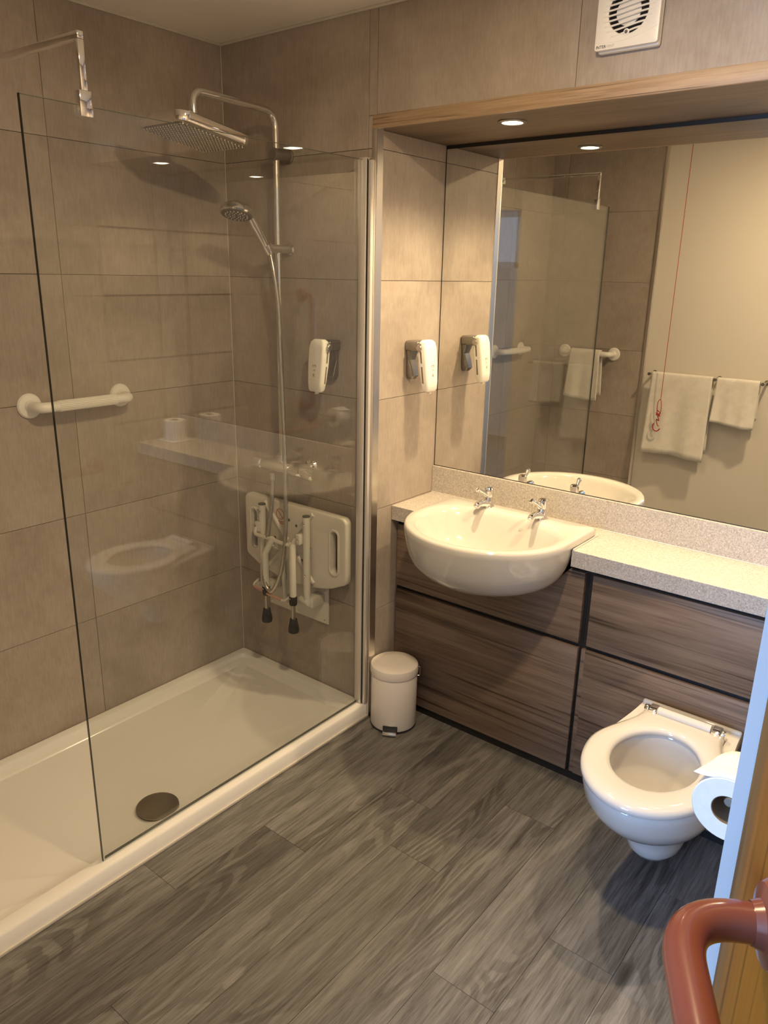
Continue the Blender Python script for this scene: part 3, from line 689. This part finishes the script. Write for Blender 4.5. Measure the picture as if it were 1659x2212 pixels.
# ================================================================== TOILET
TX = 1.880
tl = thing('toilet', 'white wall hung toilet with open seat and no lid', 'toilet', (TX, YV, .07))
def tring(z, a, ab, yf, yc, yb, cx=TX, nf=40, ms=10, nb=8):
    r = [(cx + a * math.cos(PI * k / nf), yc - (yc - yf) * math.sin(PI * k / nf), z) for k in range(nf + 1)]
    def side(t):
        s_ = t * t * (3 - 2 * t); return a + (ab - a) * s_
    for k in range(1, ms + 1): t_ = k / ms; r.append((cx - side(t_), yc + (yb - yc) * t_, z))
    for k in range(1, nb + 1): r.append((cx - ab + 2 * ab * k / nb, yb, z))
    for k in range(ms - 1, 0, -1): t_ = k / ms; r.append((cx + side(t_), yc + (yb - yc) * t_, z))
    return r
def ering(z, a, b, cy, cx=TX, nf=40, nb=27):
    r = [(cx + a * math.cos(PI * k / nf), cy - b * math.sin(PI * k / nf), z) for k in range(nf + 1)]
    return r + [(cx - a * math.cos(PI * k / (nb + 1)), cy + b * math.sin(PI * k / (nb + 1)), z) for k in range(1, nb + 1)]
YB = YV - .0005
po = [tring(.072, .048, .045, -.125, -.06, .0), tring(.080, .066, .06, -.150, -.06, .06), tring(.100, .078, .07, -.166, -.06, .12), tring(.125, .083, .078, -.174, -.06, YB), tring(.184, .088, .086, -.188, -.06, YB), tring(.194, .095, .092, -.207, -.07, YB), tring(.210, .112, .108, -.246, -.08, YB),
      tring(.236, .134, .122, -.290, -.10, YB), tring(.266, .153, .135, -.330, -.12, YB), tring(.300, .166, .142, -.366, -.14, YB), tring(.335, .174, .147, -.392, -.16, YB), tring(.375, .177, .148, -.408, -.17, YB), tring(.396, .177, .148, -.411, -.17, YB), tring(.4035, .172, .1455, -.406, -.17, YB - .003)]
pi_ = [ering(.4035, .126, .160, -.170), ering(.395, .120, .156, -.170), ering(.372, .124, .160, -.170), ering(.330, .122, .152, -.170), ering(.280, .108, .135, -.170), ering(.235, .085, .108, -.165), ering(.205, .066, .085, -.160)]
obj('pan', rings(B(), po + pi_), CERAM, tl, ang=60)
obj('water', rings(B(), [ering(.228, .080, .102, -.164), ering(.2285, .080, .102, -.164)]), BOWLIN, tl)
obj('rear_lip', boxb(TX - .147, TX + .147, YB - .017, YB - .0005, .398, .4135, bev=.006, seg=3), CERAM, tl)
def sring(z, g, inner=False):
    if inner: return ering(z, .112 + g, .148 + g, -.168)
    return tring(z, .184 + g, .118 + g, -.420 - g, -.175, .062 + g)
se = obj('seat', rings(B(), [sring(.4045, -.003), sring(.412, .0), sring(.421, -.002), sring(.4275, -.012), sring(.429, -.03), sring(.4275, .018, True), sring(.424, .006, True), sring(.416, .0, True), sring(.408, .002, True), sring(.4045, .008, True)], closed=True), CERAM, tl, ang=60)
obj('hinge_bar', tubeb([(TX - .077, .068, .428), (TX + .077, .068, .428)], .0145, 16), CERAM, se)
for sx in (-1, 1):
    hx = TX + sx * .092
    h = obj('hinge', boxb(hx - .014, hx + .014, .052, .092, .4038, .4365, bev=.006, seg=3), CHROME, se)
    obj('hinge_pin', latheb([(0, 0), (.0125, 0), (.013, .004), (.011, .012), (0, .012)], (hx + sx * .0135, .068, .426), (sx, 0, 0), 18), CHROME, h)

# ================================================================== PEDAL BIN
bx, by = .824, .036
pb = thing('pedal_bin', 'small round cream pedal bin beside the shower tray', 'bin', (bx, by, 0))
obj('body', latheb([(0, .006), (.0860, .006), (.0880, .010), (.0880, .219), (.0865, .222), (0, .222)], (bx, by, 0), n=56), LIDP, pb)
obj('base_ring', latheb([(0, .0005), (.0870, .0005), (.0890, .003), (.0885, .0090), (0, .0090)], (bx, by, 0), n=56), RUBBER, pb)
obj('lid', latheb([(.0885, .2235), (.0905, .2240), (.0915, .228), (.0915, .250), (.0895, .2570), (.084, .2610), (.05, .2645), (0, .2655)], (bx, by, 0), n=56), LIDP, pb)
obj('lid_gap', latheb([(0, .2221), (.0862, .2221), (.0862, .2234), (0, .2234)], (bx, by, 0), n=56), RUBBER, pb)
pd = Vector((.50, -.866, 0)).normalized(); pu = Vector((-pd.y, pd.x, 0)) * -1
PM = Matrix(((pu.x, pd.x, 0, bx), (pu.y, pd.y, 0, by), (0, 0, 1, 0), (0, 0, 0, 1)))
pdl = obj('pedal', boxb(-.026, .026, .0865, .108, .012, .0170, bev=.002, M=PM), CHROME, pb)
obj('pedal_slot', boxb(-.028, .028, .0850, .0895, .010, .034, bev=.002, M=PM), RUBBER, pb)
obj('pedal_pad', boxb(-.027, .027, .1005, .1120, .0065, .0135, bev=.002, M=PM), CHROME, pdl)
cr_ = Vector((.785, .62, 0)); h0 = Vector((bx, by, 0)) + cr_ * .0915
obj('carry_handle', tubeb(fillet([h0 + Vector((0, 0, .243)), h0 + cr_ * .006 + Vector((0, 0, .243)), h0 + cr_ * .006 + Vector((0, 0, .205)), h0 + cr_ * -.002 + Vector((0, 0, .205))], .004, 4), .0018, 8), STEEL, pb)

# ================================================================== EXTRACTOR FAN
FX, FZ = 1.5285, 2.2885
fn = thing('extractor_fan', 'square cream extractor fan with curved grille high on the wall', 'extractor fan', (FX, 0, FZ))
obj('housing', boxb(FX - .076, FX + .079, -.0185, -.0005, FZ - .083, FZ + .078, bev=.006), SATIN if False else PLAST, fn)
circ = [(FX + .050 * math.cos(2 * PI * k / 48), FZ + .050 * math.sin(2 * PI * k / 48)) for k in range(48)]
cv = obj('front_cover', plate(B(), rrect(FX - .080, FX + .079, FZ - .078, FZ + .079, .006, 5), [circ], lambda x, z: (x, -.0300, z), (0, .0113, 0), bev=.002), PLAST, fn)
obj('duct', latheb([(.049, 0), (.049, .010), (.0495, .010), (.0495, 0)], (FX, -.0186, FZ), (0, -1, 0), 40), GREYP, fn)
obj('dark_well', latheb([(0, 0), (.0495, 0), (.0495, .0008), (0, .0008)], (FX, -.0187, FZ), (0, -1, 0), 40), BLACK, fn)
hubp = [(0, 0), (.031, 0), (.031, .003), (.028, .004), (0, .004)]
obj('motor_hub', latheb(hubp, (FX - .002, -.0196, FZ), (0, -1, 0), 32), PLAST, fn)
for k in range(-4, 5):
    z = FZ + k * .0112
    hw = math.sqrt(max(.0001, .0525 ** 2 - (k * .0112) ** 2)); P = []
    for i in range(13):
        q = -1 + 2 * i / 12; P.append((FX + q * (hw + .012), -.0290, z + .006 * math.sin(q * 1.6)))
    obj('louvre', tubeb(P, .0023, 8), PLAST, cv)
obj('screw_boss', latheb([(0, 0), (.0072, 0), (.0072, .003), (.0045, .0035), (0, .0035)], (FX, -.0285, FZ - .046), (0, -1, 0), 20), PLAST, cv)
obj('screw_hole', latheb([(0, 0), (.0040, 0), (.0040, .0006), (0, .0006)], (FX, -.0320, FZ - .046), (0, -1, 0), 16), GREYP, cv)
obj('moulded_line', tubeb([(FX - .074 + .150 * k / 16, -.0301, FZ - .060 - .006 * math.sin(PI * k / 16) + .018 * (k / 16) ** 2) for k in range(17)], .0007, 6), PLAST, cv)
TM = Matrix(((1, 0, 0, FX - .0755), (0, 0, -1, -.0303), (0, 1, 0, FZ - .0735), (0, 0, 0, 1)))
textmesh('lettering', 'INTER', .0095, INK, cv, TM, .0003)
TM2 = Matrix(((1, 0, 0, FX - .0485), (0, 0, -1, -.0303), (0, 1, 0, FZ - .0735), (0, 0, 0, 1)))
textmesh('lettering', 'VENT', .0085, mat('pale_print', (.55, .52, .46), .5), cv, TM2, .0002)

# ================================================================== DOWNLIGHTS
def downlight(label, x, y, z, r, energy, spot=True, group=None):
    t = thing('downlight', label, 'downlight', (x, y, z), group)
    obj('bezel', latheb([(r * .72, -.0005), (r * 1.0, -.0005), (r * 1.0, -.003), (r * .86, -.0065), (r * .74, -.0055), (r * .72, -.0005)], (x, y, z), n=40), SATIN, t)
    obj('lens', latheb([(0, -.0006), (r * .72, -.0006), (r * .70, -.0040), (r * .4, -.0062), (0, -.0070)], (x, y, z), n=32), LAMP, t)
    if spot:
        l = bpy.data.lights.new('downlight_lamp', 'SPOT'); l.spot_size = math.radians(138); l.spot_blend = .9; l.shadow_soft_size = r * .7
    else:
        l = bpy.data.lights.new('downlight_lamp', 'AREA'); l.shape = 'DISK'; l.size = r * 1.4; l.spread = PI
    l.energy = energy; l.color = WARM
    o = bpy.data.objects.new('downlight_lamp', l); C.objects.link(o); o.parent = t; o.location = (0, 0, -.009)
    return t
downlight('lit round downlight in the wooden lintel above the basin', 1.142, .118, ZL, .042, LINTEL_W, group='lintel downlights')
downlight('lit round downlight in the wooden lintel above the toilet', 1.930, .118, ZL, .042, LINTEL_W, group='lintel downlights')
downlight('lit round ceiling downlight in the middle of the bathroom', CEIL_POS[0], CEIL_POS[1], ZC, .075, CEIL_W, spot=False)

# ================================================================== TOWELS AND THEIR RAIL
def towel(name, label, x0, x1, zr, y, front, back, dirn, amp, seed, rr_=.013, th=.006, slant=0):
    """towel folded over a rail along x at (y, zr); front side hangs towards dirn."""
    rnd = random.Random(seed); ph = [rnd.random() * 6 for _ in range(4)]
    nx = 28; path = []
    zb = [zr - back + (back) * k / 12 for k in range(12)]
    for z in zb: path.append((-rr_, z, (zr - z) / max(front, back)))
    for k in range(7):
        a = PI - PI * k / 6; path.append((rr_ * math.cos(a), zr + rr_ * math.sin(a), 0))
    for k in range(1, 15): z = zr - front * k / 14; path.append((rr_, z, (zr - z) / max(front, back)))
    bm = B(); V = []
    for i in range(nx + 1):
        u_ = i / nx; row = []
        for (dy, z, h) in path:
            wv_ = amp * h * (math.sin(u_ * 7 + ph[0]) + .6 * math.sin(u_ * 15 + ph[1])) + .018 * h * h
            x = x0 + (x1 - x0) * u_ + (u_ - .5) * .02 * h + .006 * h * math.sin(u_ * 4 + ph[2])
            zz = z - .010 * h * math.sin(u_ * 3.2 + ph[3]) - slant * h * u_
            off = dy + (wv_ if dy > 0 else wv_ * .35 - .006 * h)
            if dy <= 0: off = max(off, -.045)
            row.append(bm.verts.new((x, y + dirn * off, zz)))
        V.append(row)
    for i in range(nx):
        for j in range(len(path) - 1): bm.faces.new((V[i][j], V[i + 1][j], V[i + 1][j + 1], V[i][j + 1]))
    o = obj(name, bm, TOWEL, loc=((x0 + x1) / 2, y, zr - max(front, back)), ang=180)
    sd = o.modifiers.new('thick', 'SOLIDIFY'); sd.thickness = th; sd.offset = 0
    tag(o, label, 'towel', 'white towels')
    return o
TY = YF + .078; TZ = 1.132
rail = thing('towel_rail', 'thin chrome towel rail on the cream front wall seen in the mirror', 'towel rail', (1.09, YF, TZ))
obj('bar', tubeb([(.765, TY, TZ), (1.412, TY, TZ)], .0065, 12), CHROME, rail)
for x in (.773, 1.150, 1.404):
    obj('bracket', latheb([(0, .0), (.014, .0), (.014, .004), (.007, .006), (.007, .090), (.0095, .093), (.0095, .100), (0, .100)], (x, YF - .0025, TZ), (0, 1, 0), 18), SATIN, rail)
towel('bath_towel', 'large white bath towel hanging on the towel rail, reflected in the mirror', .788, 1.138, TZ, TY, .475, .43, 1, .010, 3)
towel('hand_towel', 'short white hand towel beside the bath towel on the rail', 1.162, 1.388, TZ, TY, .245, .20, 1, .008, 9)
towel('hand_towel', 'white hand towel over the grab rail at the shower end wall', .255, .450, 1.220, YF + .072, .275, .25, 1, .007, 14, rr_=.023)

# ================================================================== EMERGENCY PULL CORD
px, py_ = .876, -1.720
pc_ = thing('pull_cord', 'thin red emergency pull cord hanging in front of the bath towel', 'pull cord', (px, py_, .80))
obj('cord', tubeb([(px, py_, ZC - .02), (px, py_, .995)], .0017, 8), RED, pc_)
obj('ceiling_rose', latheb([(0, 0), (.035, 0), (.033, -.015), (.012, -.022), (0, -.022)], (px, py_, ZC - .0005)), PLAST, pc_)
obj('loop', tubeb([(px + .012 * math.cos(a) - .003, py_ + .003 * math.sin(3 * a), .945 + .050 * math.sin(a)) for a in [2 * PI * k / 24 for k in range(24)]], .0020, 8, closed=True), RED, pc_)
kn = catmull([(px - .012, py_, .93), (px + .010, py_ + .006, .915), (px - .014, py_ + .004, .905), (px + .006, py_ - .006, .895), (px - .016, py_, .915), (px - .004, py_ + .008, .90), (px + .004, py_, .87), (px - .012, py_ - .004, .875), (px - .002, py_, .845), (px + .008, py_, .835)], 8)
obj('knot', tubeb(kn, .0026, 8), RED, pc_)
hk = [(px - .006 + .022 * math.cos(a), py_, .832 + .026 * math.sin(a)) for a in [PI * .75 + PI * 1.15 * k / 16 for k in range(17)]]
obj('hook', tubeb(hk, .0030, 8), RED, pc_)

# ================================================================== TOILET ROLLS
def roll_mesh(c, ax, r, l, n=40, hole=.021):
    return latheb([(hole, 0), (r - .002, 0), (r, .002), (r, l - .002), (r - .002, l), (hole, l), (hole, 0)], c, ax, n)
RC = Vector((2.186, -.800, .800)); RL = .098; RRAD = .061
tr = thing('toilet_roll', 'white toilet roll on the holder beside the toilet', 'toilet roll', RC)
obj('paper', roll_mesh(RC, (0, 1, 0), RRAD, RL, hole=.0275), PAPER, tr)
obj('tube', latheb([(.0262, .0008), (.0273, .0008), (.0273, RL - .0008), (.0262, RL - .0008), (.0262, .0008)], RC, (0, 1, 0), 32), CARD, tr)
bm = B(); P = []
for k in range(15):
    q = k / 14; a = PI * (.42 + .25 * min(1, q * 2))
    if q <= .5: P.append((RC.x + (RRAD + .001) * math.cos(a), RC.z + (RRAD + .001) * math.sin(a)))
    else:
        e = (q - .5) * 2; P.append((P[7][0] - .026 * e, P[7][1] - .010 * e + .006 * e * e))
V = [[bm.verts.new((x if k <= 7 else P[7][0] + (x - P[7][0]) * (1.25 - 1.05 * j / 6), RC.y + .001 + (RL - .002) * j / 6, z)) for j in range(7)] for k, (x, z) in enumerate(P)]
for k in range(14):
    for j in range(6): bm.faces.new((V[k][j], V[k][j + 1], V[k + 1][j + 1], V[k + 1][j]))
o = obj('loose_sheet', bm, PAPER, tr); o.modifiers.new('t', 'SOLIDIFY').thickness = .0005
rh = thing('toilet_roll_holder', 'chrome toilet roll holder on the right wall', 'roll holder', (XR, RC.y + .12, RC.z))
hz = RC.z + .0165
obj('arm', tubeb(fillet([(XR - .003, RC.y + .125, hz), (RC.x, RC.y + .125, hz), (RC.x, RC.y + .008, hz)], .025, 6), .0085, 14), CHROME, rh)
obj('end_knob', latheb([(0, 0), (.0088, 0), (.0102, .003), (.0102, .007), (.008, .010), (0, .010)], (RC.x, RC.y + .010, hz), (0, -1, 0), 20), CHROME, rh)
obj('wall_flange', latheb([(0, .0005), (.026, .0005), (.026, .006), (.012, .010), (0, .010)], (XR, RC.y + .125, hz), (-1, 0, 0), 24), CHROME, rh)
sp = Vector((2.165, .275, .8480))
ds = thing('soap_dish', 'small white dish under the spare toilet roll on the worktop', 'dish', sp)
obj('dish', boxb(sp.x - .062, sp.x + .062, sp.y - .062, sp.y + .062, .8465, .8525, bev=.002), PLAST, ds)
sr = thing('toilet_roll', 'spare white toilet roll standing on the right end of the worktop', 'toilet roll', (sp.x, sp.y, .853))
obj('paper', roll_mesh((sp.x, sp.y, .8528), (0, 0, 1), .053, .098), PAPER, sr)
obj('tube', latheb([(.0200, .0008), (.0209, .0008), (.0209, .097), (.0200, .097), (.0200, .0008)], (sp.x, sp.y, .8528), (0, 0, 1), 32), CARD, sr)

# ================================================================== DOOR
r2 = Vector((math.cos(YAW), math.sin(YAW), 0))
def pix(u_, v_, t_):
    return CAMP + (rt * ((u_ - 829.5) / FPX) + up * (-(v_ - 1106) / FPX) + fw) * t_
L = pix(1597, 1640, .78); A = pix(1631, 1640, .78)
jamb = (A - L); jamb.z = 0; jw = jamb.length; jd = jamb.normalized(); back = Vector((0, 1, 0))
dr = tag(bpy.data.objects.new('door_1', None), 'orange veneered door opened outward with red brown rail', kind='structure'); C.objects.link(dr); dr.location = (A.x, A.y, 0)
def vprism(bm, P, z0, z1): return rings(bm, [[(q.x, q.y, z0) for q in P], [(q.x, q.y, z1) for q in P]])
jl = L; je = L + jd * .085
obj('door_frame', vprism(B(), [jl, je, je + back * .055, jl + back * .055], 0, 2.08), JAMBP, dr, smooth=False)
ang = math.radians(27); D = Vector((math.sin(ang), -math.cos(ang), 0)); Nn = Vector((-math.cos(ang), -math.sin(ang), 0))
d0 = A + D * .001 - Nn * .0005
obj('door_leaf', vprism(B(), [d0, d0 + D * .78, d0 + D * .78 - Nn * .044, d0 - Nn * .044], .006, 2.06), DOORW, dr, smooth=False)
zr = 1.1203; OFF = .0874                                       # rail height and stand-off from the leaf
f0 = d0 + D * .1295; f1 = d0 + D * .600
f0.z = f1.z = zr
dg_ = obj('door_rail', tubeb(fillet([f0 + Nn * .003, f0 + Nn * OFF, f1 + Nn * OFF, f1 + Nn * .003], .062, 14, lim=.8), .0178, 28), REDBR, dr)
for f in (f0, f1): obj('flange', latheb([(0, .0005), (.040, .0005), (.040, .006), (.036, .011), (.022, .014), (.019, .022), (0, .022)], f, Nn, 32), REDBR, dg_)
